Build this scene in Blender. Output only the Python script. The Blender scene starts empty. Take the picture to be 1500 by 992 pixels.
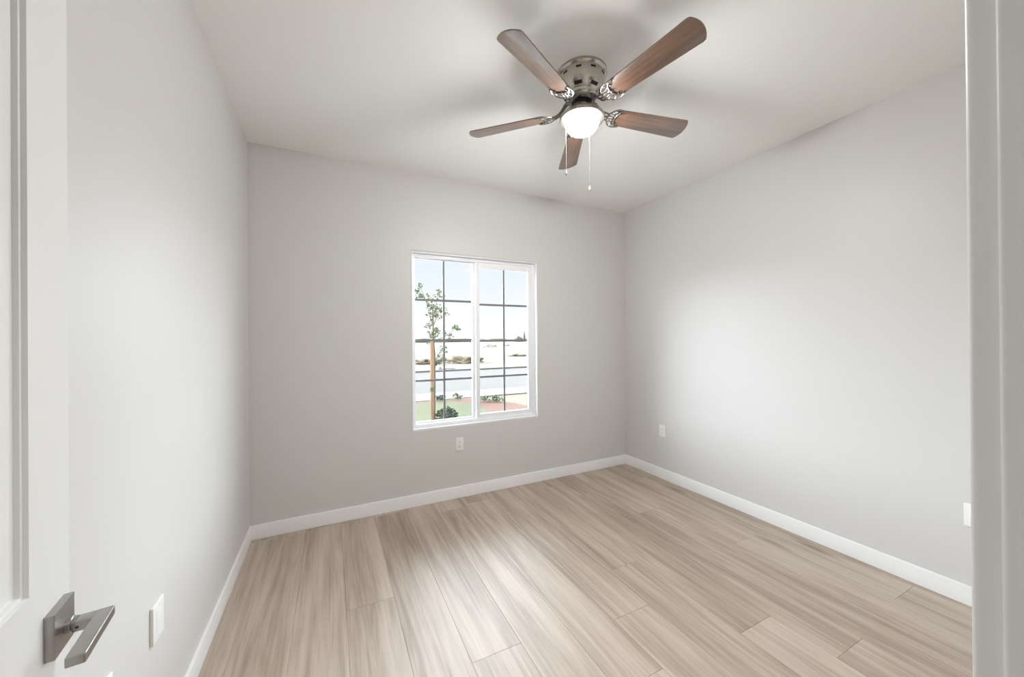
import bpy, bmesh, math, random
from mathutils import Vector, Matrix
random.seed(7)
SC = bpy.context.scene
COL = SC.collection

# ---------------------------------------------------------------- camera
CZ = 1.3628
YAW, PITCH, ROLL, FPX = 0.4570, 0.0028, 0.0085, 540.5
F = Vector((math.sin(YAW)*math.cos(PITCH), math.cos(YAW)*math.cos(PITCH), math.sin(PITCH)))
R = Vector((math.cos(YAW), -math.sin(YAW), 0)); U = R.cross(F)
r_ = R*math.cos(ROLL) - U*math.sin(ROLL); u_ = R*math.sin(ROLL) + U*math.cos(ROLL)
cam = bpy.data.cameras.new('camera'); cam_o = bpy.data.objects.new('camera', cam); COL.objects.link(cam_o)
cam.sensor_width = 36.0; cam.lens = FPX/1500*36.0; cam.clip_start = 0.02; cam.clip_end = 2000
cam_o.matrix_world = Matrix(((r_.x, u_.x, -F.x, 0), (r_.y, u_.y, -F.y, 0), (r_.z, u_.z, -F.z, CZ), (0, 0, 0, 1)))
SC.camera = cam_o

# ---------------------------------------------------------------- view, light settings
vs = SC.view_settings; vs.view_transform = 'Standard'; vs.look = 'None'; vs.gamma = 1; vs.use_curve_mapping = False
vs.exposure = 0.0
SKY_LOW = 1.09; FILL_R = 31.0; FILL_L = 31.0; FILL_M = 24.0; GLOBE = 288.0; HALL_W = 16.0; SUN_W = 4.0
SC.cycles.max_bounces = 14; SC.cycles.diffuse_bounces = 10; SC.cycles.glossy_bounces = 5
SC.cycles.transparent_max_bounces = 12; SC.cycles.sample_clamp_indirect = 6.0

# ---------------------------------------------------------------- node helper
def nt_mat(name):
    m = bpy.data.materials.new(name); m.use_nodes = True
    n = m.node_tree.nodes; n.clear(); return m, n, m.node_tree.links
def node(n, t, **kw):
    x = n.new(t)
    for k, v in kw.items():
        if k.startswith('i_'):
            key = k[2:]; key = int(key) if key.isdigit() else key.replace('_', ' ')
            x.inputs[key].default_value = v
        else: setattr(x, k, v)
    return x
def lin(c): return tuple([((v/255)/12.92 if v/255 <= .04045 else ((v/255+.055)/1.055)**2.4) for v in c] + [1.0])
def simple(name, rgb, rough=.5, metal=0, spec=.5, bump=None, coat=0, var=None, aniso=0):
    m, n, l = nt_mat(name)
    b = node(n, 'ShaderNodeBsdfPrincipled'); o = node(n, 'ShaderNodeOutputMaterial'); l.new(b.outputs[0], o.inputs[0])
    b.inputs['Base Color'].default_value = lin(rgb); b.inputs['Roughness'].default_value = rough
    b.inputs['Metallic'].default_value = metal; b.inputs['Specular IOR Level'].default_value = spec
    b.inputs['Coat Weight'].default_value = coat; b.inputs['Coat Roughness'].default_value = .25
    tc = node(n, 'ShaderNodeTexCoord')
    if var:
        sc, amt = var
        nz = node(n, 'ShaderNodeTexNoise'); nz.inputs['Scale'].default_value = sc; nz.inputs['Detail'].default_value = 4
        l.new(tc.outputs['Object'], nz.inputs['Vector'])
        mx = node(n, 'ShaderNodeMix', data_type='RGBA'); mx.blend_type = 'MIX'
        c = lin(rgb); mx.inputs['A'].default_value = tuple([v*(1-amt) for v in c[:3]]+[1]); mx.inputs['B'].default_value = tuple([min(1, v*(1+amt)) for v in c[:3]]+[1])
        l.new(nz.outputs[0], mx.inputs['Factor']); l.new(mx.outputs['Result'], b.inputs['Base Color'])
    if bump:
        sc, st, di = bump
        nz = node(n, 'ShaderNodeTexNoise'); nz.inputs['Scale'].default_value = sc; nz.inputs['Detail'].default_value = 3
        l.new(tc.outputs['Object'], nz.inputs['Vector'])
        bp = node(n, 'ShaderNodeBump'); bp.inputs['Strength'].default_value = st; bp.inputs['Distance'].default_value = di
        l.new(nz.outputs[0], bp.inputs['Height']); l.new(bp.outputs[0], b.inputs['Normal'])
    return m

# ---------------------------------------------------------------- world: hazy low sky, plus added bright lobes that light the room
W = bpy.data.worlds.new('sky'); SC.world = W; W.use_nodes = True
n = W.node_tree.nodes; l = W.node_tree.links; n.clear()
tc = node(n, 'ShaderNodeTexCoord'); sep = node(n, 'ShaderNodeSeparateXYZ'); l.new(tc.outputs['Generated'], sep.inputs[0])
ramp = node(n, 'ShaderNodeValToRGB'); l.new(sep.outputs['Z'], ramp.inputs[0])
e = ramp.color_ramp.elements
e[0].position = 0.0; e[0].color = (.97, .975, .98, 1)
e[1].position = .24; e[1].color = (.76, .86, .98, 1)
x = e.new(.05); x.color = (.97, .98, .99, 1)
x = e.new(.13); x.color = (.87, .93, .99, 1)
nz = node(n, 'ShaderNodeTexNoise'); nz.inputs['Scale'].default_value = 3.2; nz.inputs['Detail'].default_value = 6; nz.inputs['Roughness'].default_value = .6
mp = node(n, 'ShaderNodeMapping'); mp.inputs['Scale'].default_value = (1, 1, 4.5); mp.inputs['Location'].default_value = (.3, .1, .2)
l.new(tc.outputs['Generated'], mp.inputs[0]); l.new(mp.outputs[0], nz.inputs['Vector'])
cr = node(n, 'ShaderNodeValToRGB'); cr.color_ramp.elements[0].position = .48; cr.color_ramp.elements[1].position = .66
l.new(nz.outputs[0], cr.inputs[0])
mx = node(n, 'ShaderNodeMix', data_type='RGBA'); l.new(cr.outputs[0], mx.inputs['Factor']); l.new(ramp.outputs[0], mx.inputs['A']); mx.inputs['B'].default_value = (1, 1, 1, 1)
bg = node(n, 'ShaderNodeBackground'); bg.inputs['Strength'].default_value = SKY_LOW; l.new(mx.outputs['Result'], bg.inputs['Color'])
# added glow beside and above the doorway's view, to light the walls
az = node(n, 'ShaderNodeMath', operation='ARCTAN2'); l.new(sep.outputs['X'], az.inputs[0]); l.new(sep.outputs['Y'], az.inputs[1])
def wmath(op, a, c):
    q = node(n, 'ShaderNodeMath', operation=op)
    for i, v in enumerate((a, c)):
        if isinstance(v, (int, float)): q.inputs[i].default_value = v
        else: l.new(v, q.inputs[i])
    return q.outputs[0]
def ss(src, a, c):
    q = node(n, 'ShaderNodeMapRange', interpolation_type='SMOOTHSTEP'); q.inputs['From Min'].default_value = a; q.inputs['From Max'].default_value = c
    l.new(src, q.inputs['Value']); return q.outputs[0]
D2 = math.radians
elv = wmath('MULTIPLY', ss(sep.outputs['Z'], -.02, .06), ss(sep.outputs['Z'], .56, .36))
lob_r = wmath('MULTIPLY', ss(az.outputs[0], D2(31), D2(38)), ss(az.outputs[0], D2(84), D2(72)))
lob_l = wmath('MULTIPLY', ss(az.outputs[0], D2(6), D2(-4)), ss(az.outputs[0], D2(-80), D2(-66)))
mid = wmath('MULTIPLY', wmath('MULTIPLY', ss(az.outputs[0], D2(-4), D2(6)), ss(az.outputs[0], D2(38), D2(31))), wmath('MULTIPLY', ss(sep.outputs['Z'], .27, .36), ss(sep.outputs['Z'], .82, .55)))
sides = wmath('MULTIPLY', wmath('ADD', wmath('MULTIPLY', lob_r, FILL_R), wmath('MULTIPLY', lob_l, FILL_L)), elv)
m3 = wmath('ADD', sides, wmath('MULTIPLY', mid, FILL_M))
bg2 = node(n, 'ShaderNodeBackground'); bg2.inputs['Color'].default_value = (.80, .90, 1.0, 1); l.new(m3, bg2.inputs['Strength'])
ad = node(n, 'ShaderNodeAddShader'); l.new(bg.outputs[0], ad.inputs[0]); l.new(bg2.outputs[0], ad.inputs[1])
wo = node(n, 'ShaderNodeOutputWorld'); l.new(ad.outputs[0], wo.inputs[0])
W.cycles.sampling_method = 'MANUAL'; W.cycles.sample_map_resolution = 512

def light(name, typ, energy, loc, rot, color=(1, 1, 1), **kw):
    L = bpy.data.lights.new(name, typ); L.energy = energy; L.color = color
    for k, v in kw.items(): setattr(L, k, v)
    o = bpy.data.objects.new(name, L); o.location = loc; o.rotation_euler = rot; COL.objects.link(o); return o
light('sun', 'SUN', SUN_W, (-6, -8, 14), (math.radians(38), 0, math.radians(-50)), (1, .96, .9), angle=math.radians(1.0))
hall_fill = light('hall_fill_light', 'AREA', HALL_W, (.95, -.85, 2.70), (0, 0, 0), (1, .98, .95), size=.5, shape='SQUARE')  # added fill lamp in the unseen hall, no fixture modelled

# room numbers
XL, XR, YB, H, YF = -.506, 2.889, 3.076, 2.74, .0965
portal = light('window_portal', 'AREA', 1, (1.19, YB+.16, 1.36), (math.radians(-90), 0, 0), shape='RECTANGLE', size=1.3, size_y=1.6)
portal.data.cycles.is_portal = True

# ---------------------------------------------------------------- mesh helpers
class MB:
    def __init__(s): s.bm = bmesh.new()
    def box(s, x0, x1, y0, y1, z0, z1, bev=0, seg=2, M=None):
        r = bmesh.ops.create_cube(s.bm, size=1); v = r['verts']
        bmesh.ops.scale(s.bm, verts=v, vec=(x1-x0, y1-y0, z1-z0)); bmesh.ops.translate(s.bm, verts=v, vec=((x0+x1)/2, (y0+y1)/2, (z0+z1)/2))
        if bev:
            ed = list({e for q in v for e in q.link_edges})
            rr = bmesh.ops.bevel(s.bm, geom=ed, offset=bev, segments=seg, profile=.6, affect='EDGES'); v = list({q for f in rr['faces'] for q in f.verts} | {q for q in v if q.is_valid})
        if M is not None: bmesh.ops.transform(s.bm, matrix=M, verts=v)
        return s
    def lathe(s, prof, c=(0, 0, 0), seg=48, M=None):
        rings = []
        for (r, z) in prof:
            if r < 1e-6: rings.append([s.bm.verts.new((c[0], c[1], c[2]+z))])
            else: rings.append([s.bm.verts.new((c[0]+r*math.cos(2*math.pi*k/seg), c[1]+r*math.sin(2*math.pi*k/seg), c[2]+z)) for k in range(seg)])
        for a, b in zip(rings, rings[1:]):
            for k in range(seg):
                k2 = (k+1) % seg
                q = [a[k % len(a)], a[k2 % len(a)], b[k2 % len(b)], b[k % len(b)]]; q2 = []
                for t in q:
                    if t not in q2: q2.append(t)
                if len(q2) > 2:
                    try: s.bm.faces.new(q2)
                    except ValueError: pass
        if M is not None: bmesh.ops.transform(s.bm, matrix=M, verts=[v for rr in rings for v in rr])
        return s
    def tube(s, pts, rad, seg=8, flat=1.0):
        pts = [Vector(p) for p in pts]; rings = []
        for i, p in enumerate(pts):
            t = (pts[min(i+1, len(pts)-1)] - pts[max(i-1, 0)]).normalized()
            up = Vector((0, 0, 1)) if abs(t.z) < .95 else Vector((1, 0, 0))
            a = t.cross(up).normalized(); b = a.cross(t).normalized()
            rr = rad[i] if isinstance(rad, (list, tuple)) else rad
            rings.append([s.bm.verts.new(p + a*rr*math.cos(2*math.pi*k/seg) + b*rr*flat*math.sin(2*math.pi*k/seg)) for k in range(seg)])
        for a, b in zip(rings, rings[1:]):
            for k in range(seg): s.bm.faces.new((a[k], a[(k+1) % seg], b[(k+1) % seg], b[k]))
        s.bm.faces.new(rings[0]); s.bm.faces.new(rings[-1]); return s
    def poly(s, pts, z0, z1, bev=0):
        lo = [s.bm.verts.new((p[0], p[1], z0)) for p in pts]; hi = [s.bm.verts.new((p[0], p[1], z1)) for p in pts]
        f = [s.bm.faces.new(lo), s.bm.faces.new(hi)]
        for i in range(len(pts)):
            j = (i+1) % len(pts); f.append(s.bm.faces.new((lo[i], lo[j], hi[j], hi[i])))
        if bev:
            bmesh.ops.bevel(s.bm, geom=list(f[0].edges)+list(f[1].edges), offset=bev, segments=2, profile=.6, affect='EDGES')
        return s
    def build(s, name, mat, parent=None, smooth=None, kind=None, loc=None):
        bmesh.ops.recalc_face_normals(s.bm, faces=s.bm.faces)
        me = bpy.data.meshes.new(name); s.bm.to_mesh(me); s.bm.free()
        if mat: me.materials.append(mat)
        if smooth:
            me.polygons.foreach_set('use_smooth', [True]*len(me.polygons))
            try: me.set_sharp_from_angle(angle=math.radians(smooth))
            except Exception: pass
        o = bpy.data.objects.new(name, me); COL.objects.link(o)
        if parent: o.parent = parent
        if loc: o.location = loc
        if kind: o['kind'] = kind
        return o
def empty(name, loc=(0, 0, 0), rz=0):
    o = bpy.data.objects.new(name, None); o.location = loc; o.rotation_euler = (0, 0, rz); o.empty_display_size = .1; COL.objects.link(o); return o
def tag(o, label, cat, group=None, kind=None):
    o['label'] = label; o['category'] = cat
    if group: o['group'] = group
    if kind: o['kind'] = kind
    return o
def st(o, label=None, cat=None):
    o['kind'] = 'structure'
    if label: o['label'] = label
    if cat: o['category'] = cat
    return o

# ---------------------------------------------------------------- materials
M_wall = simple('warm_grey_wall_paint', (207, 205, 202), .42, spec=.35, bump=(260, .12, .002), var=(1.3, .012))
M_ceil = simple('flat_ceiling_paint', (240, 240, 238), .8, spec=.2, bump=(220, .15, .002))
M_trim = simple('white_trim_paint', (240, 240, 240), .35, spec=.4)
M_door = simple('white_door_paint', (226, 226, 224), .38, spec=.4)
M_vinyl = simple('white_vinyl', (238, 238, 240), .35, spec=.4)
M_grid = simple('grey_window_grid', (122, 120, 120), .5)
M_plate = simple('white_plastic', (232, 231, 228), .35)
M_slot = simple('dark_slot', (60, 58, 56), .6)
M_nickel = simple('satin_nickel', (172, 169, 165), .36, metal=1)
M_nickel2 = simple('satin_nickel_fan', (192, 187, 178), .26, metal=1)
M_chrome = simple('polished_chrome', (150, 146, 141), .3, metal=1)
M_chain = simple('dull_metal_chain', (82, 76, 70), .7)
M_black = simple('shadow_black', (18, 15, 15), .5)

def wood_mat(name, cA, cB, scale, rough, coat, spec=.5):
    m, n, l = nt_mat(name)
    b = node(n, 'ShaderNodeBsdfPrincipled'); o = node(n, 'ShaderNodeOutputMaterial'); l.new(b.outputs[0], o.inputs[0])
    tc = node(n, 'ShaderNodeTexCoord'); mp = node(n, 'ShaderNodeMapping'); mp.inputs['Scale'].default_value = scale
    l.new(tc.outputs['Object'], mp.inputs[0])
    nz = node(n, 'ShaderNodeTexNoise'); nz.inputs['Scale'].default_value = 1; nz.inputs['Detail'].default_value = 7; nz.inputs['Distortion'].default_value = .5
    l.new(mp.outputs[0], nz.inputs['Vector'])
    rp = node(n, 'ShaderNodeValToRGB'); rp.color_ramp.elements[0].position = .35; rp.color_ramp.elements[1].position = .65
    rp.color_ramp.elements[0].color = lin(cA); rp.color_ramp.elements[1].color = lin(cB)
    l.new(nz.outputs[0], rp.inputs[0]); l.new(rp.outputs[0], b.inputs['Base Color'])
    b.inputs['Roughness'].default_value = rough; b.inputs['Coat Weight'].default_value = coat; b.inputs['Coat Roughness'].default_value = .24; b.inputs['Coat IOR'].default_value = 2.1
    b.inputs['Specular IOR Level'].default_value = spec
    return m
M_blade = wood_mat('walnut_blade', (80, 52, 37), (118, 82, 58), (3, 38, 38), .40, 1.0)
M_stake = wood_mat('pine_stake', (128, 98, 76), (152, 122, 96), (30, 30, 3), .8, 0)

def floor_mat():
    m, n, l = nt_mat('oak_vinyl_planks')
    b = node(n, 'ShaderNodeBsdfPrincipled'); o = node(n, 'ShaderNodeOutputMaterial'); l.new(b.outputs[0], o.inputs[0])
    tc = node(n, 'ShaderNodeTexCoord'); at = node(n, 'ShaderNodeAttribute', attribute_name='plank')
    # every plank reads its own stretch of grain
    sc = node(n, 'ShaderNodeVectorMath', operation='SCALE'); sc.inputs['Scale'].default_value = 37.0; l.new(at.outputs['Color'], sc.inputs[0])
    ad = node(n, 'ShaderNodeVectorMath', operation='ADD'); l.new(tc.outputs['Object'], ad.inputs[0]); l.new(sc.outputs[0], ad.inputs[1])
    def noise(scale, detail, dist=0, rough=.5):
        mp = node(n, 'ShaderNodeMapping'); mp.inputs['Scale'].default_value = scale; l.new(ad.outputs[0], mp.inputs[0])
        q = node(n, 'ShaderNodeTexNoise'); q.inputs['Scale'].default_value = 1; q.inputs['Detail'].default_value = detail; q.inputs['Distortion'].default_value = dist; q.inputs['Roughness'].default_value = rough
        l.new(mp.outputs[0], q.inputs['Vector']); return q.outputs[0]
    fine = noise((95, 3.2, 1), 6, .3, .6); mid = noise((16, .9, 1), 4, .8); big = noise((5, .7, 1), 2, .3)
    # cathedral figure: rings of a wide noise
    cath = noise((6.5, .55, 1), 1.5, .15)
    mm = node(n, 'ShaderNodeMath', operation='MULTIPLY'); l.new(cath, mm.inputs[0]); mm.inputs[1].default_value = 70
    sn = node(n, 'ShaderNodeMath', operation='SINE'); l.new(mm.outputs[0], sn.inputs[0])
    def mul(a, v):
        q = node(n, 'ShaderNodeMath', operation='MULTIPLY'); l.new(a, q.inputs[0]); q.inputs[1].default_value = v; return q.outputs[0]
    def add(a, c):
        q = node(n, 'ShaderNodeMath', operation='ADD'); l.new(a, q.inputs[0])
        if isinstance(c, (int, float)): q.inputs[1].default_value = c
        else: l.new(c, q.inputs[1])
        return q.outputs[0]
    sx = node(n, 'ShaderNodeSeparateXYZ'); l.new(at.outputs['Color'], sx.inputs[0])
    tot = add(add(add(mul(fine, .42), mul(mid, .80)), add(mul(big, .45), mul(sn.outputs[0], .028))), mul(sx.outputs[0], .07))
    tot = add(tot, -.41)
    rp = node(n, 'ShaderNodeValToRGB'); E_ = rp.color_ramp.elements
    E_[0].position = .08; E_[0].color = lin((128, 111, 96)); E_[1].position = .92; E_[1].color = lin((208, 197, 184))
    q = E_.new(.42); q.color = lin((171, 155, 140)); q = E_.new(.60); q.color = lin((190, 175, 160))
    l.new(tot, rp.inputs[0])
    # sparse dark knots / mineral streaks
    mp = node(n, 'ShaderNodeMapping'); mp.inputs['Scale'].default_value = (5.5, 1.15, 1); l.new(ad.outputs[0], mp.inputs[0])
    vo = node(n, 'ShaderNodeTexVoronoi'); vo.inputs['Scale'].default_value = 1; l.new(mp.outputs[0], vo.inputs['Vector'])
    kn = node(n, 'ShaderNodeMapRange', interpolation_type='SMOOTHSTEP'); kn.inputs['From Min'].default_value = .02; kn.inputs['From Max'].default_value = .20; kn.inputs['To Min'].default_value = .72; kn.inputs['To Max'].default_value = 0
    l.new(vo.outputs['Distance'], kn.inputs['Value'])
    sv = node(n, 'ShaderNodeSeparateColor'); l.new(vo.outputs['Color'], sv.inputs[0])
    gt = node(n, 'ShaderNodeMath', operation='GREATER_THAN'); gt.inputs[1].default_value = .58; l.new(sv.outputs[0], gt.inputs[0])
    km = node(n, 'ShaderNodeMath', operation='MULTIPLY'); l.new(kn.outputs[0], km.inputs[0]); l.new(gt.outputs[0], km.inputs[1])
    mx = node(n, 'ShaderNodeMix', data_type='RGBA'); l.new(km.outputs[0], mx.inputs['Factor']); l.new(rp.outputs[0], mx.inputs['A']); mx.inputs['B'].default_value = lin((118, 96, 80))
    l.new(mx.outputs['Result'], b.inputs['Base Color'])
    b.inputs['Roughness'].default_value = .47; b.inputs['Specular IOR Level'].default_value = .55
    bp = node(n, 'ShaderNodeBump'); bp.inputs['Strength'].default_value = .12; bp.inputs['Distance'].default_value = .002; l.new(fine, bp.inputs['Height']); l.new(bp.outputs[0], b.inputs['Normal'])
    return m
M_floor = floor_mat()
def glass_mat():
    m, n, l = nt_mat('clear_window_glass')
    t = node(n, 'ShaderNodeBsdfTransparent'); g = node(n, 'ShaderNodeBsdfGlossy'); g.inputs['Roughness'].default_value = .0
    t.inputs['Color'].default_value = (.985, .99, .985, 1)
    lw = node(n, 'ShaderNodeLayerWeight'); lw.inputs['Blend'].default_value = .5
    pw = node(n, 'ShaderNodeMath', operation='POWER'); l.new(lw.outputs['Facing'], pw.inputs[0]); pw.inputs[1].default_value = 5
    fr = node(n, 'ShaderNodeMath', operation='MULTIPLY_ADD'); l.new(pw.outputs[0], fr.inputs[0]); fr.inputs[1].default_value = .6; fr.inputs[2].default_value = .025
    mx = node(n, 'ShaderNodeMixShader'); l.new(fr.outputs[0], mx.inputs[0]); l.new(t.outputs[0], mx.inputs[1]); l.new(g.outputs[0], mx.inputs[2])
    o = node(n, 'ShaderNodeOutputMaterial'); l.new(mx.outputs[0], o.inputs[0]); return m
M_glass = glass_mat()
def emis(name, col, s):
    m, n, l = nt_mat(name); e = node(n, 'ShaderNodeEmission'); e.inputs[0].default_value = (*col, 1); e.inputs[1].default_value = s
    o = node(n, 'ShaderNodeOutputMaterial'); l.new(e.outputs[0], o.inputs[0]); return m
M_globe = emis("lit_frosted_glass", (.985, .988, .99), GLOBE)

# ---------------------------------------------------------------- floor: one continuous plank floor
def make_floor():
    bm = bmesh.new(); col = bm.verts.layers.float_color.new('plank')
    pw = .232; x0 = .063 - 6*pw
    fixed = {6: 2.045, 8: 1.478, 11: 1.395, 12: 1.70, 14: .805, 17: .848, 7: 1.2, 9: 1.05, 10: 1.1, 3: 1.2, 13: 1.07, 15: 2.15, 16: 1.55, 5: 1.22, 4: 1.18}
    rnd = random.Random(3)
    for i in range(19):
        a, b = x0 + i*pw, x0 + (i+1)*pw
        j = fixed.get(i, rnd.uniform(0, 1.8)); ys = [j + 1.83*k for k in range(-4, 4)]
        for y0, y1 in zip(ys, ys[1:]):
            c0, c1 = max(y0, -1.5), min(y1, YB+.02)
            if c1 - c0 < .01: continue
            c = (rnd.random(), rnd.random(), rnd.random(), 1)
            g = .0011
            def ring(dx, z): return [bm.verts.new(p) for p in ((a+dx, c0+dx, z), (b-dx, c0+dx, z), (b-dx, c1-dx, z), (a+dx, c1-dx, z))]
            lo = ring(0, -.0018); hi = ring(g, 0)
            for v in lo+hi: v[col] = c
            bm.faces.new(hi)
            for k in range(4): bm.faces.new((lo[k], lo[(k+1) % 4], hi[(k+1) % 4], hi[k]))
    # underlay slab
    r = bmesh.ops.create_cube(bm, size=1)['verts']
    xa, xb = x0, x0+19*pw
    bmesh.ops.scale(bm, verts=r, vec=(xb-xa, YB+.02+1.5, .08)); bmesh.ops.translate(bm, verts=r, vec=((xa+xb)/2, (YB+.02-1.5)/2, -.0421))
    me = bpy.data.meshes.new('floor'); bm.to_mesh(me); bm.free(); me.materials.append(M_floor)
    o = bpy.data.objects.new('floor', me); COL.objects.link(o); o['kind'] = 'structure'
    o['label'] = 'light oak plank floor'
make_floor()

# ---------------------------------------------------------------- walls and ceiling
st(MB().box(-1.35, XR+.15, -1.55, YB+.17, H, H+.15).build('ceiling', M_ceil))
st(MB().box(XL-.12, XL, YF, YB+.17, -.25, H).build('wall_left', M_wall))
st(MB().box(XR, XR+.15, -.02, YB+.17, -.25, H).build('wall_right', M_wall))
WX0, WX1, WZ0, WZ1 = .600, 1.785, .622, 2.100
def grid_wall(xs, zs, y0, y1, holes, name, mat, bev=0):
    bm = bmesh.new(); V = {}
    for i, x in enumerate(xs):
        for k, z in enumerate(zs):
            for j, y in enumerate((y0, y1)): V[i, k, j] = bm.verts.new((x, y, z))
    nx, nz_ = len(xs)-1, len(zs)-1
    solid = lambda i, k: 0 <= i < nx and 0 <= k < nz_ and (i, k) not in holes
    be = []
    for i in range(nx):
        for k in range(nz_):
            if not solid(i, k): continue
            for j in (0, 1): bm.faces.new((V[i, k, j], V[i+1, k, j], V[i+1, k+1, j], V[i, k+1, j]))
            for (di, dk, a, b) in ((-1, 0, (i, k), (i, k+1)), (1, 0, (i+1, k), (i+1, k+1)), (0, -1, (i, k), (i+1, k)), (0, 1, (i, k+1), (i+1, k+1))):
                if not solid(i+di, k+dk):
                    bm.faces.new((V[(*a, 0)], V[(*b, 0)], V[(*b, 1)], V[(*a, 1)]))
                    if (i+di, k+dk) in holes: be.append((V[(*a, 0)], V[(*b, 0)]))
    bmesh.ops.recalc_face_normals(bm, faces=bm.faces)
    if bev:
        ed = [bm.edges.get(p) for p in be]; bmesh.ops.bevel(bm, geom=ed, offset=bev, segments=5, profile=.5, affect='EDGES')
    me = bpy.data.meshes.new(name); bm.to_mesh(me); bm.free(); me.materials.append(mat)
    o = bpy.data.objects.new(name, me); COL.objects.link(o); o['kind'] = 'structure'; return o
wb = grid_wall([XL-.12, WX0, WX1, XR+.15], [-.25, WZ0, WZ1, H], YB, YB+.17, {(1, 1)}, 'wall_back', M_wall, .012)
# front wall with the doorway the camera stands in
JX = .4955; DX0 = -.33
grid_wall([-1.35, DX0-.02, JX+.02, XR+.15], [-.25, 0, 2.07, H], -.02, YF, {(1, 1)}, 'wall_front', M_wall)
# hallway behind the doorway
st(MB().box(-1.35, -1.2, -1.55, -.02, -.25, H).build('wall_hall_left', M_wall))
st(MB().box(2.6, 2.75, -1.55, -.02, -.25, H).build('wall_hall_right', M_wall))
st(MB().box(-1.35, XR+.15, -1.55, -1.4, -.25, H).build('wall_hall_back', M_wall))

# jambs + casing
M_ = MB(); M_.box(JX, JX+.02, -.02, YF, 0, 2.07, .0045, 4); M_.box(JX-.011, JX+.001, .0, .045, 0, 2.05, .002)
st(M_.build('trim_1', M_trim, smooth=40), 'white door jamb on the right of the doorway', 'door trim')
M_ = MB(); M_.box(DX0-.02, DX0, -.02, YF-.003, 0, 2.07, .002); st(M_.build('trim_2', M_trim))
M_ = MB(); M_.box(DX0-.02, JX+.02, -.02, YF-.003, 2.05, 2.07, .002); st(M_.build('trim_3', M_trim))
M_ = MB(); M_.box(JX+.006, JX+.075, YF-.008, .1145, 0, 2.135, .006, 4); st(M_.build('trim_4', M_trim, smooth=40), 'white casing round the doorway', 'door trim')
M_ = MB(); M_.box(DX0-.07, DX0-.004, YF, .1145, 0, 2.135, .003, 3); st(M_.build('trim_5', M_trim))
M_ = MB(); M_.box(DX0-.004, JX+.006, YF, .1145, 2.06, 2.135, .003, 3); st(M_.build('trim_6', M_trim))

# baseboards
BH, BT = .099, .013
st(MB().box(XL, XR, YB-BT, YB, 0, BH, .003, 3).build('baseboard_back', M_trim, smooth=40))
st(MB().box(XL, XL+BT, YF, YB-BT, 0, BH, .003, 3).build('baseboard_left', M_trim, smooth=40))
st(MB().box(XR-BT, XR, YF, YB-BT, 0, BH, .003, 3).build('baseboard_right', M_trim, smooth=40))
st(MB().box(JX+.075, XR-BT, YF, YF+BT, 0, BH, .003, 3).build('baseboard_front', M_trim, smooth=40))

# ---------------------------------------------------------------- window
def frame_mb(x0, x1, z0, z1, w, y0, y1, bev=.003, wl=None, wr=None, wt=None, wb_=None):
    wl = w if wl is None else wl; wr = w if wr is None else wr; wt = w if wt is None else wt; wb_ = w if wb_ is None else wb_
    m = MB()
    m.box(x0, x0+wl, y0, y1, z0, z1, bev); m.box(x1-wr, x1, y0, y1, z0, z1, bev)
    m.box(x0+wl, x1-wr, y0, y1, z0, z0+wb_, bev); m.box(x0+wl, x1-wr, y0, y1, z1-wt, z1, bev)
    return m
win = empty('window_1', (0, 0, 0)); st(win, 'white sliding window with grids in the back wall', 'window')
Y0 = YB+.045
frame_mb(WX0+.001, WX1-.001, WZ0+.001, WZ1-.001, .034, Y0, YB+.125).build('window_frame', M_vinyl, win, smooth=40)
lm = MB(); t_ = .006
lm.box(WX0-.001, WX0+t_, YB+.003, YB+.05, WZ0, WZ1, .002); lm.box(WX1-t_, WX1+.001, YB+.003, YB+.05, WZ0, WZ1, .002)
lm.box(WX0+t_, WX1-t_, YB+.003, YB+.05, WZ1-t_, WZ1+.001, .002); lm.box(WX0+t_, WX1-t_, YB+.003, YB+.05, WZ0-.001, WZ0+t_, .002)
lm.build('window_liner', M_vinyl, win, smooth=40)
def sash(name, x0, x1, z0, z1, wl, wr, wt, wb2, y0, y1, yg, label):
    s = frame_mb(x0, x1, z0, z1, .03, y0, y1, .003, wl, wr, wt, wb2).build(name, M_vinyl, win, smooth=40); s['label'] = label
    gx0, gx1, gz0, gz1 = x0+wl, x1-wr, z0+wb2, z1-wt
    MB().box(gx0-.004, gx1+.004, yg, yg+.004, gz0-.004, gz1+.004).build('pane', M_glass, s)
    m = MB(); hw = .009
    m.box((gx0+gx1)/2-hw, (gx0+gx1)/2+hw, yg+.006, yg+.012, gz0-.004, gz1+.004)
    for k in (1, 2, 3):
        z = gz0+(gz1-gz0)*k/4; m.box(gx0-.004, gx1+.004, yg+.0055, yg+.0125, z-hw, z+hw)
    g = m.build('window_grid', M_grid, s); g['label'] = 'grey grid bars'
    return s, (gx0, gx1, gz0, gz1)
sash('fixed_sash', .6345, 1.195, .656, 2.066, .004, .043, .010, .014, YB+.082, YB+.110, YB+.094, 'fixed left half of the window')
s2, g2 = sash('sliding_sash', 1.176, 1.751, .656, 2.066, .037, .040, .052, .037, YB+.052, YB+.078, YB+.062, 'sliding right half of the window')
# latch on the meeting stile and pull rail
MB().box(1.184, 1.202, YB+.044, YB+.053, 1.33, 1.40, .003).build('window_latch', M_vinyl, s2, smooth=40)

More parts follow.
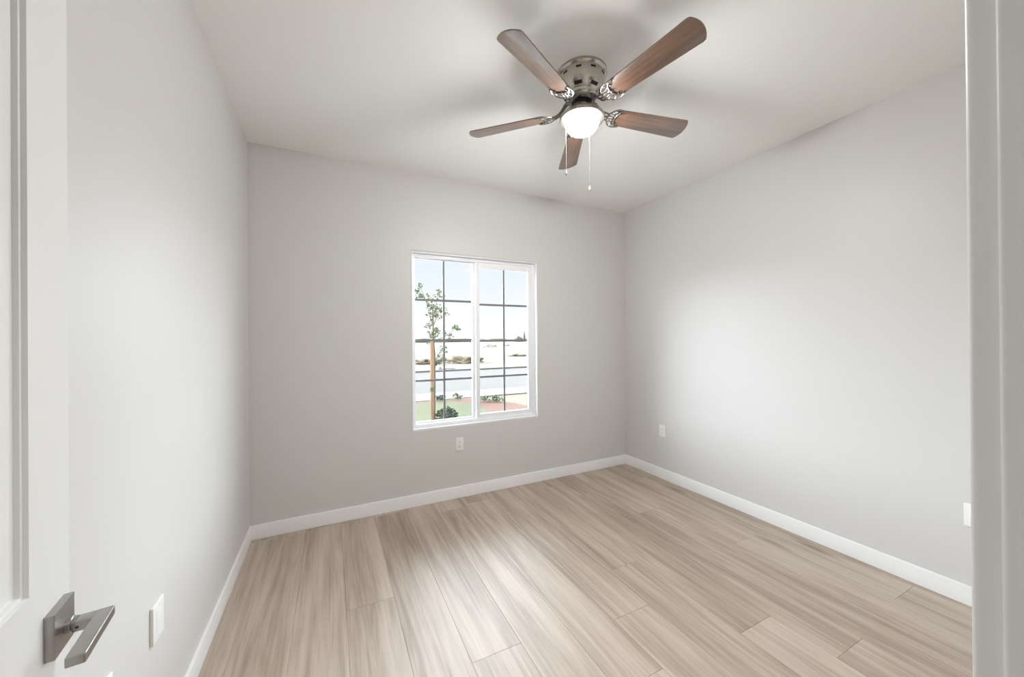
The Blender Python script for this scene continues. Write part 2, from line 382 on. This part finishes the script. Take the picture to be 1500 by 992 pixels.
# ---------------------------------------------------------------- outlets
def outlet(name, loc, rot, label, blank=False, w=.070, h=.114):
    # local: plate in XZ plane, facing -Y
    root = empty(name, loc, rot)
    tag(root, label, 'wall outlet' if not blank else 'wall plate')
    t = .006 if not blank else .009
    MB().box(-w/2, w/2, -t, 0, -h/2, h/2, .0022, 3).build('cover_plate', M_plate, root, smooth=40)
    if blank:
        MB().box(-.0165, .0165, -t-.0008, -t+.001, -.033, .033, .0006).build('insert', M_plate, root, smooth=40)
    else:
        rec = MB().box(-.0165, .0165, -t-.0015, -t+.001, -.0335, .0335, .001).build('receptacle', M_plate, root, smooth=40)
        for s in (-1, 1):
            z = s*.0185
            for (a, b, c, d) in ((-.0075, -.0052, -.0045, .0045), (.0052, .0075, -.004, .004), (-.0022, .0022, -.0115, -.0075)):
                MB().box(a, b, -t-.0019, -t-.001, z+c, z+d).build('socket_slot', M_slot, rec)
    for s in (-1, 1):
        MB().lathe([(0, -.0012), (.003, -.0008), (.0032, 0)], seg=12, M=Matrix.Translation((0, -t, s*.048)) @ Matrix.Rotation(math.radians(90), 4, 'X') @ Matrix.Scale(-1, 4, (0, 0, 1))).build('screw', M_plate, root, smooth=50)
    return root
outlet('wall_outlet', (.997, YB, .463), 0, 'white duplex outlet low on the back wall under the window')
outlet('wall_outlet', (XR, 2.577, .465), math.radians(-90), 'white duplex outlet on the right wall nearest the far corner')
outlet('wall_outlet', (XR, .641, .457), math.radians(-90), 'white outlet on the right wall partly hidden by the door casing')
outlet('wall_plate', (XL, 1.559, .480), math.radians(90), 'white plate on the left wall beyond the door handle', True, .080, .116)
outlet('wall_plate', (XL, 1.243, .478), math.radians(90), 'white plate on the left wall below the door lever, nearest the door', True, .080, .116)

# ---------------------------------------------------------------- door, swung open against the left wall
th = math.radians(-6.4); DW, DT = .813, .035
E_door = Vector((-.406, .910, 0)); dv = Vector((math.sin(th), math.cos(th), 0)); nv = Vector((math.cos(th), -math.sin(th), 0))
# local frame: x = distance back from the latch edge (towards hinge), y = -normal ... built with matrix
DM = Matrix(((-dv.x, nv.x, 0, E_door.x), (-dv.y, nv.y, 0, E_door.y), (0, 0, 1, 0), (0, 0, 0, 1)))  # (s, n, z) -> world
def slab():
    bm = bmesh.new()
    S = [0, .1245, DW-.1245, DW]; Z = [.012, .25, .80, .996, 1.915, 2.035]
    panels = {(1, 1), (1, 3)}
    prof = [(0, 0), (.0015, -.0055), (.0055, -.0062), (.0070, -.0118), (.0095, -.0125)]
    V = {}
    def v(s, n_, z):
        k = (round(s, 5), round(n_, 5), round(z, 5))
        if k not in V: V[k] = bm.verts.new((s, n_, z))
        return V[k]
    for side, nb in ((1, 0.0), (-1, -DT)):
        for i in range(3):
            for k in range(5):
                a, b, c, d = S[i], S[i+1], Z[k], Z[k+1]
                if (i, k) in panels:
                    prev = None
                    for off, dep in prof:
                        n_ = nb + side*dep
                        q = [v(a+off, n_, c+off), v(b-off, n_, c+off), v(b-off, n_, d-off), v(a+off, n_, d-off)]
                        if prev:
                            for t in range(4): bm.faces.new((prev[t], prev[(t+1) % 4], q[(t+1) % 4], q[t]))
                        prev = q
                    bm.faces.new(prev)
                else: bm.faces.new((v(a, nb, c), v(b, nb, c), v(b, nb, d), v(a, nb, d)))
    for k in range(5):
        for s in (S[0], S[-1]): bm.faces.new((v(s, 0, Z[k]), v(s, 0, Z[k+1]), v(s, -DT, Z[k+1]), v(s, -DT, Z[k])))
    for i in range(3):
        for z in (Z[0], Z[-1]): bm.faces.new((v(S[i], 0, z), v(S[i+1], 0, z), v(S[i+1], -DT, z), v(S[i], -DT, z)))
    bmesh.ops.recalc_face_normals(bm, faces=bm.faces)
    ed = [e for e in bm.edges if len(e.link_faces) == 2 and e.link_faces[0].normal.dot(e.link_faces[1].normal) < .2 and all(abs(q.co.x) < 1e-4 or abs(q.co.x-DW) < 1e-4 for q in e.verts)]
    bmesh.ops.bevel(bm, geom=ed, offset=.0018, segments=2, profile=.5, affect='EDGES')
    me = bpy.data.meshes.new('door_1'); bm.to_mesh(me); bm.free(); me.materials.append(M_door)
    o = bpy.data.objects.new('door_1', me); COL.objects.link(o); o.matrix_world = DM; return o
door = slab(); st(door, 'white panelled door standing open beside the left wall', 'door')
hs, hz = .054, .908
hd = MB().box(hs-.033, hs+.033, 0, .012, hz-.035, hz+.035, .0012, 2).build('door_handle', M_nickel, door, smooth=40); hd['label'] = 'satin nickel lever handle with square plate'
RX = Matrix.Translation((hs-.004, 0, hz-.004)) @ Matrix.Rotation(math.radians(-90), 4, 'X')
m = MB(); m.lathe([(.0125, .011), (.0125, .019), (.0105, .020), (.0105, .024), (0, .024)], seg=32, M=RX); m.box(hs-.015, hs+.008, .021, .046, hz-.0135, hz+.002, .0015)
m.build('lever_neck', M_nickel, hd, smooth=40)
MB().lathe([(0, .0004), (.0022, .0004), (.0022, -.003)], seg=12, M=Matrix.Translation((hs+.008, .027, hz-.006)) @ Matrix.Rotation(math.radians(90), 4, 'Y')).build('set_screw', M_slot, hd)
MB().box(hs-.017, hs+.100, .0425, .0645, hz-.0140, hz+.0018, .0028, 4).build('lever', M_nickel, hd, smooth=40)
for z in (.25, 1.05, 1.80):
    MB().lathe([(0, -.045), (.006, -.045), (.006, .045), (0, .045)], c=(DW+.004, -DT-.004, z), seg=14).build('hinge', M_nickel, door, smooth=40)

# ---------------------------------------------------------------- ceiling fan
FC = Vector((1.1815, 1.5564, H))
fan = empty('ceiling_fan', FC); tag(fan, 'five-blade walnut ceiling fan with lit globe and nickel motor housing', 'ceiling fan')
prof = [(0, 0), (.130, 0), (.1305, -.012), (.127, -.017), (.1185, -.022), (.1175, -.046), (.1145, -.054), (.1135, -.072), (.108, -.086), (.096, -.100), (.082, -.110), (.078, -.113), (.076, -.124), (.070, -.128), (.066, -.134)]
housing = MB().lathe(prof, seg=64).build('motor_housing', M_nickel2, fan, smooth=35)
MB().lathe([(.066, -.132), (.0685, -.136), (.068, -.144), (.060, -.148), (.058, -.150), (0, -.150)], seg=48).build('rotor_ring', M_chrome, fan, smooth=35)
MB().lathe([(.050, -.149), (.050, -.166), (0, -.166)], seg=40).build('rotor_gap', M_black, fan, smooth=35)
def slot_ring(nk, r, z, w, h, tilt, ph):
    base = None
    for k in range(nk):
        a = 2*math.pi*k/nk + ph
        Mx = Matrix.Rotation(a, 4, 'Z') @ Matrix.Translation((r, 0, z)) @ Matrix.Rotation(tilt, 4, 'Y')
        if base is None: base = o = MB().box(-.0015, .0015, -w/2, w/2, -h/2, h/2, .001).build('vent_slot', M_black, housing)
        else: o = base.copy(); COL.objects.link(o); o.parent = housing
        o.matrix_local = Mx
slot_ring(10, .1170, -.036, .026, .011, 0, .18)
slot_ring(7, .0955, -.1005, .040, .016, math.radians(45), .30)
# light kit
MB().lathe([(.046, -.164), (.050, -.170), (.052, -.190), (.060, -.196), (.085, -.203), (.104, -.213), (.1145, -.226), (.1155, -.238), (.112, -.243), (.0900, -.243), (.0900, -.236)], seg=64).build('light_fitter', M_nickel2, fan, smooth=35)
gp = [(.0885, -.238)] + [(.0885*math.cos(t)**.85, -.242-.072*math.sin(t)) for t in [i*math.pi/2/12 for i in range(12)]] + [(0, -.314)]
gl = MB().lathe(gp, seg=48).build('glass_globe', M_globe, fan, smooth=60); gl['label'] = 'glowing white glass bowl'
# pull chains hang from the rim of the fitter, behind the bowl
def chain(px, py, z1, fob_mat, fob, lab):
    m = MB(); x, y = px-FC.x, py-FC.y; zt = -.236; L = zt-(z1-H); nb = int(L/.0042)
    m.tube([(x, y, zt), (x, y, z1-H)], .0004, 6)
    for i in range(nb):
        z = zt - i*.0042; m.lathe([(0, .0012), (.0009, .0005), (.0009, -.0005), (0, -.0012)], c=(x, y, z), seg=6)
    c = m.build('pull_chain', M_chain, fan, smooth=60)
    f = MB().lathe(fob, c=(x, y, z1-H), seg=16).build('chain_fob', fob_mat, c, smooth=50); f['label'] = lab
chain(1.150, 1.655, 2.268, M_nickel2, [(0, .002), (.003, 0), (.0045, -.008), (.0045, -.014), (.003, -.022), (0, -.024)], 'metal chain fob')
chain(1.272, 1.611, 2.195, simple('ivory_fob', (150, 136, 120), .5), [(0, .002), (.0025, 0), (.005, -.010), (.0065, -.018), (.0045, -.026), (0, -.028)], 'white bell shaped fob')
# blades
A0 = math.radians(-81.96); PIT = math.radians(-13.68); ZB = 2.5449-H
def blade_mb():
    rr, R_, wr, wt = .188, .620, .0490, .0637; pts = []
    # root edge, slightly concave with rounded corners, then straight sides and an arced tip
    side = [(rr+.030, -wr-.0012), (rr+.012, -wr+.002), (rr+.003, -wr+.010)]
    pts += [(rr+.003, wr-.010), (rr, wr*.4), (rr, -wr*.4)] + [(side[2][0], side[2][1]), side[1], side[0]]
    tip = [(R_-.014, -wt), (R_-.003, -wt+.003), (R_+.003, -wt+.010)]
    pts += tip
    for k in range(1, 10):
        y = (-wt+.010) + (2*wt-.020)*k/10; pts.append((R_+.003+.016*(1-(y/(wt-.010))**2), y))
    pts += [(a, -b) for a, b in reversed(tip)] + [(a, -b) for a, b in reversed(side[:2])]
    return MB().poly(pts, 0, .0055, .001)
def bracket_mb():
    m = MB(); z = -.0035
    def c(pts, rad=.0032, fl=.8): 
        # smooth the path
        P = [Vector(p) for p in pts]; out = []
        for i in range(len(P)-1):
            p0 = P[max(i-1, 0)]; p1 = P[i]; p2 = P[i+1]; p3 = P[min(i+2, len(P)-1)]
            for t in (0, .25, .5, .75):
                out.append(.5*((2*p1)+(p2-p0)*t+(2*p0-5*p1+4*p2-p3)*t*t+(3*p1-p0-3*p2+p3)*t**3))
        out.append(P[-1]); m.tube(out, rad, 8, fl)
    c([(.238, .046, z), (.212, .043, z), (.198, .022, z), (.194, 0, z), (.198, -.022, z), (.212, -.043, z), (.238, -.046, z)], .0042)
    c([(.238, .048, z), (.205, .055, z), (.175, .046, z), (.155, .024, z), (.148, 0, z), (.155, -.024, z), (.175, -.046, z), (.205, -.055, z), (.238, -.048, z)], .0042)
    for s in (-1, 1):
        c([(.150, s*.004, z), (.166, s*.010, z), (.180, s*.006, z), (.194, s*.012, z)], .003)
        c([(.160, s*.028, z), (.172, s*.020, z), (.186, s*.026, z), (.203, s*.032, z)], .003)
        c([(.182, s*.048, z), (.190, s*.040, z), (.204, s*.040, z), (.212, s*.044, z)], .003)
        c([(.060, s*.017, .052), (.080, s*.019, .048), (.105, s*.012, .022), (.125, s*.018, .004), (.152, s*.020, z)], .0048)
    c([(.060, 0, .050), (.090, 0, .040), (.118, 0, .006), (.150, 0, z)], .005)
    m.box(.048, .076, -.020, .020, .046, .056, .002)
    for (x, y) in ((.200, 0), (.216, .030), (.216, -.030)):
        m.lathe([(0, -.0075), (.004, -.0065), (.005, -.003), (.005, .0)], c=(x, y, 0), seg=12)
    return m
bl0 = br0 = None
def cp(o):
    c = o.copy(); COL.objects.link(c); c.parent = fan; return c
for k in range(5):
    a = A0 + k*math.radians(72)
    if k == 0:
        bl0 = blade_mb().build('blade', M_blade, fan, smooth=30); br0 = bracket_mb().build('blade_bracket', M_chrome, fan, smooth=60); b, g = bl0, br0
        b['label'] = 'walnut fan blade'; g['label'] = 'ornate chrome blade bracket'
    else: b, g = cp(bl0), cp(br0)
    b.location = (0, 0, ZB); b.rotation_mode = g.rotation_mode = 'QUATERNION'
    q = (Matrix.Rotation(a, 4, 'Z') @ Matrix.Rotation(PIT, 4, 'X')).to_quaternion()
    b.rotation_quaternion = q; g.location = (0, 0, ZB); g.rotation_quaternion = q

# ---------------------------------------------------------------- outside
GZ = -.20
M_soil = simple('dry_soil', (112, 100, 82), .95, var=(.6, .12))
M_field = simple('dry_field', (99, 88, 72), .95, var=(.13, .16))
M_lawn = simple('lawn_grass', (80, 84, 44), .9, var=(1.6, .2), bump=(60, .6, .03))
M_mulch = simple('red_mulch', (104, 70, 52), .95, var=(9, .25), bump=(30, .7, .03))
M_road = simple('asphalt_road', (82, 77, 71), .9, var=(.5, .05))
M_conc = simple('pale_concrete', (126, 122, 115), .85, var=(1.2, .04))
M_leaf = simple('tree_leaf', (88, 100, 66), .6, var=(9, .3))
M_leafd = simple('plant_leaf', (46, 64, 40), .6, var=(9, .3))
M_bark = simple('young_bark', (108, 96, 84), .9)
M_far = simple('distant_foliage', (108, 112, 104), .95)
M_brush = simple('dry_brush', (124, 116, 100), .95, var=(3, .25))
M_white = simple('white_tarp', (190, 186, 180), .7)
M_iron = simple('cast_iron', (62, 61, 62), .7)
st(MB().box(-700, 900, 20.9, 420, GZ-.3, GZ).build('ground_field', M_field), 'dry tan open field beyond the road', 'field')
st(MB().box(-700, 900, YB+.17, 9.52, GZ-.3, GZ-.02).build('ground_yard', M_soil), 'bare pale soil strip of the front yard', 'ground')
st(MB().poly([(-60, 5.6), (4.5, 5.6), (4.3, 7.2), (4.05, 8.1), (3.75, 8.75), (3.4, 9.5), (-30, 9.5)], GZ-.02, GZ-.005).build('ground_mulch', M_mulch), 'reddish bark mulch bed around the lawn', 'mulch bed')
def lawn():
    m = MB(); pts = [(-30, 6.0), (2.9, 6.0), (2.95, 6.6), (3.1, 7.7), (3.05, 8.6), (2.75, 9.1), (2.2, 9.22), (-30, 9.25)]
    m.poly(pts, GZ-.005, GZ+.015, .006); return m.build('ground_lawn', M_lawn)
st(lawn(), 'green mown lawn in front of the window', 'lawn')
st(MB().box(-700, 900, 9.52, 10.75, GZ-.3, GZ+.01, .01).build('ground_sidewalk_near', M_conc), 'pale concrete sidewalk on the near side of the road', 'sidewalk')
st(MB().box(-700, 900, 10.75, 18.6, GZ-.3, GZ-.05).build('ground_road', M_road), 'grey asphalt road outside the window', 'road')
st(MB().box(-700, 900, 18.6, 20.9, GZ-.3, GZ+.03, .01).build('ground_sidewalk_far', M_conc), 'pale concrete sidewalk on the far side of the road', 'sidewalk')
M_bounce = simple('pale_bounce', (205, 202, 196), .9, var=(14, .12), bump=(40, .6, .03))  # unseen pale strip added to bounce daylight up to the ceiling
st(MB().box(-30, 30, YB+.172, 5.6, GZ-.02, GZ+.01).build('ground_bounce', M_bounce), 'added pale strip along the house wall bouncing light indoors', 'bounce strip')
# storm drain grate on the far kerb
m = MB(); m.box(5.0, 5.95, 18.90, 19.30, GZ+.031, GZ+.05, .004)
for i in range(9): m.box(5.06+i*.1, 5.10+i*.1, 18.93, 19.27, GZ+.05, GZ+.07)
tag(m.build('storm_drain', M_iron), 'dark grey storm drain on the far sidewalk across the road', 'storm drain')

# young staked tree
TX, TY = 1.76, 7.12
tr = empty('young_tree', (TX, TY, GZ)); tag(tr, 'young thin tree with sparse green leaves on the lawn', 'tree')
def P(px, py, dy=0):  # point of the crown at the tree's own distance, relative to its foot
    return Vector(((px-632)*.01345, dy, (415-py)*.01322+2.467-GZ))
trunk = MB(); trunk.tube([P(636, 618, .05), P(637, 560, .05), P(637, 520, .04), P(634.5, 495, .0), P(634.5, 470, .0), P(634, 452, .0)], [.022, .019, .017, .016, .014, .010], 10)
br = [[P(634, 478), P(629, 455, .05), P(625, 440, .05), P(621, 428, .08), P(617, 418, .1)], [P(634.5, 465), P(637, 448, -.1), P(639, 432, -.12)], [P(634.5, 478), P(644, 458, .1), P(652, 445, .1), P(655, 430, .12)],
      [P(635, 500), P(648, 494, -.1), P(657, 488, -.12), P(665, 480, -.15)], [P(636, 530), P(641, 518, -.1), P(646, 508, -.1)], [P(634, 455), P(645, 452, -.2), P(652, 452, -.2)]]
for b in br: trunk.tube(b, [.008*(1-.7*i/(len(b)-1)) for i in range(len(b))], 6)
trunk.build('trunk', M_bark, tr, smooth=60)
lf = MB(); rnd = random.Random(11)
def leaf(m, c, size, rnd):
    d = Vector((rnd.uniform(-1, 1), rnd.uniform(-1, 1), rnd.uniform(-.6, .9))).normalized(); s = d.cross(Vector((rnd.uniform(-1, 1), rnd.uniform(-1, 1), rnd.uniform(-1, 1)))).normalized(); nn = d.cross(s)*size*.12
    w = size*.32; v = [m.bm.verts.new(c+q) for q in (-d*size*.5, -d*size*.1+s*w+nn, d*size*.5, -d*size*.1-s*w+nn)]
    mid = m.bm.verts.new(c-d*size*.05)
    for a, b in ((0, 1), (1, 2), (2, 3), (3, 0)): m.bm.faces.new((v[a], v[b], mid))
cl = [((617, 419), 3, 12), ((615, 425), 3, 16), ((619, 432), 4, 18), ((621, 436), 3, 10), ((639, 430), 5, 22), ((655, 431), 2.5, 9), ((629, 437), 4, 8), ((626, 446), 4, 18), ((629, 452), 4, 18), ((640, 447), 5, 24), ((645, 454), 6, 30), ((643, 461), 5, 24), ((653, 455), 4, 16),
      ((652, 461), 3, 10), ((634, 460), 4, 18), ((631, 462), 4, 14), ((635, 468), 3, 12), ((631, 477), 5, 22), ((635, 485), 5, 30), ((631, 492), 5, 32), ((635, 500), 5, 34), ((641, 487), 3, 6), ((656, 488), 3, 16), ((658, 493), 3, 12), ((662, 480), 3, 16), ((667, 482), 3, 18), ((645, 512), 4, 22), ((643, 520), 4, 20), ((645, 530), 4, 18), ((639, 535), 3, 14), ((634, 440), 6, 10)]
for (cx, cy), rad, cnt in cl:
    dy0 = rnd.uniform(-.22, .22)
    for i in range(cnt):
        leaf(lf, P(cx+rnd.gauss(0, rad*.55), cy+rnd.gauss(0, rad*.6), dy0+rnd.gauss(0, .06)), rnd.uniform(.04, .075), rnd)
lf.build('foliage', M_leaf, tr)
stk = empty('tree_stake', (TX-.012, TY-.06, GZ)); tag(stk, 'pale round wooden stake standing beside the young tree', 'stake')
MB().lathe([(0, 0), (.036, 0), (.034, 1.48), (.030, 1.53), (0, 1.54)], seg=16).build('post', M_stake, stk, smooth=40)
MB().lathe([(.037, .58), (.041, .60), (.041, .64), (.037, .66)], seg=16).build('tree_tie', simple('green_tie', (66, 92, 60), .7), stk, smooth=40)
# plants
def plant(name, x, y, h, w, cnt, mat, label, size=.06, group=None):
    m = MB(); rnd2 = random.Random(int(x*100+y*7))
    for i in range(7):
        a = rnd2.uniform(0, 6.28); q = rnd2.uniform(.3, .9)*w*.5
        m.tube([(0, 0, 0), (q*.5*math.cos(a), q*.5*math.sin(a), h*.5), (q*math.cos(a), q*math.sin(a), h*rnd2.uniform(.7, .95))], [.005, .004, .002], 5)
    for i in range(cnt):
        a = rnd2.uniform(0, 6.28); q = math.sqrt(rnd2.random())*w*.5; z = rnd2.uniform(.08, 1)*h*(1-.5*(q/(w*.5))**2)
        leaf(m, Vector((q*math.cos(a), q*math.sin(a), z)), size*rnd2.uniform(.7, 1.3), rnd2)
    o = m.build(name, mat, loc=(x, y, GZ+.01)); tag(o, label, 'plant', group); return o
plant('leafy_shrub', 2.03, 7.05, .26, .42, 260, M_leafd, 'dark green low shrub at the foot of the staked tree', .07)
plant('small_plant', 2.52, 9.36, .17, .32, 90, M_leafd, 'small green plant in the mulch behind the staked tree')
plant('small_plant', 3.0, 9.38, .18, .26, 70, M_leaf, 'small plant in the mulch seen near the centre of the window')
plant('small_plant', 3.50, 8.75, .14, .34, 90, M_leaf, 'low grey-green plant in the mulch, left one in the right pane')
plant('small_plant', 3.80, 8.60, .15, .34, 90, M_leaf, 'low grey-green plant in the mulch, right one in the right pane')
# dry brush heaps in the field
def mound(name, x, y, w, d, h, mat, label, cat, seed, rough=.25):
    bm = bmesh.new(); bmesh.ops.create_icosphere(bm, subdivisions=4, radius=1); rn = random.Random(seed); ph = [rn.uniform(0, 6) for _ in range(9)]
    for v in bm.verts:
        p = v.co; k = 1+rough*(math.sin(5*p.x+ph[0])*math.sin(6*p.y+ph[1])+.6*math.sin(11*p.x+ph[2])*math.sin(12*p.z+ph[3])+.4*math.sin(23*p.x+ph[4])*math.sin(21*p.y+ph[5]))
        v.co = Vector((p.x*k*w/2, p.y*k*d/2, max(p.z, -.05)*k*h))
    me = bpy.data.meshes.new(name); bm.to_mesh(me); bm.free(); me.materials.append(mat); me.polygons.foreach_set('use_smooth', [True]*len(me.polygons))
    o = bpy.data.objects.new(name, me); o.location = (x, y, GZ); COL.objects.link(o); tag(o, label, cat); return o
def px_ground(px, dist_y):  # world X at a distance for a given bearing
    t = (px-750)/FPX; D = F + R*t; return D.x/D.y*dist_y
mound('brush_heap', px_ground(680, 24.5), 24.5, 2.4, 2.6, .42, M_brush, 'large pale heap of dry brush left of the window centre bar', 'brush', 1)
mound('brush_heap', px_ground(648, 27.5), 27.5, 1.2, 1.8, .26, M_brush, 'pale heap of dry brush to the left of the large one', 'brush', 2)
mound('brush_heap', px_ground(622, 25), 25, 2.0, 2.4, .28, simple('brown_brush', (108, 98, 82), .95), 'low brownish heap of brush left of the staked tree', 'brush', 3)
mound('brush_heap', px_ground(757, 31), 31, 1.5, 2.0, .22, M_brush, 'small low heap of dry brush at the right of the window', 'brush', 4)
mound('white_pile', px_ground(717, 74), 74, 3.2, 2.4, .95, M_white, 'larger white pile far out in the field', 'pile', 5, .12)
mound('white_pile', px_ground(738, 84), 84, 3.0, 2.4, .75, M_white, 'smaller white pile far out in the field', 'pile', 6, .12)
# distant trees
m = MB(); rn = random.Random(5)
for i in range(150):
    px = 560+i*1.8; y = rn.uniform(255, 300); x = px_ground(px, y); h = rn.uniform(1.3, 2.3); w = rn.uniform(4, 9)
    rr = bmesh.ops.create_icosphere(m.bm, subdivisions=2, radius=1)['verts']
    for v in rr: v.co = Vector((x+v.co.x*w*rn.uniform(.8, 1.1), y+v.co.y*3, GZ+max(0, v.co.z+.3)*h*rn.uniform(.75, 1.05)))
tag(m.build('tree_line', M_far), 'thin dark line of trees along the horizon', 'trees', kind='stuff')
def conifer(px, y, h, w, label):
    x = px_ground(px, y); rt = empty('conifer', (x, y, GZ)); tag(rt, label, 'tree')
    MB().tube([(0, 0, 0), (0, 0, h*.9)], [.18, .05], 8).build('trunk', M_bark, rt)
    m = MB(); rn = random.Random(2); L = 9
    for i in range(L):
        z = h*(.08+.9*i/L); r0 = w*.5*(1-i/L*.92); prev = None
        m.lathe([(0, z+h*.16), (r0*.45, z+h*.05), (r0*rn.uniform(.85, 1.1), z-h*.03), (r0*.3, z)], seg=11)
    m.build('foliage', M_far, rt)
conifer(768, 215, 7.0, 3.4, 'tall pointed conifer on the horizon at the right')
mound('distant_bush', px_ground(760.5, 220), 220, 6.0, 4.0, 3.4, M_far, 'rounded distant bush beside the conifer on the horizon', 'bush', 9, .15)
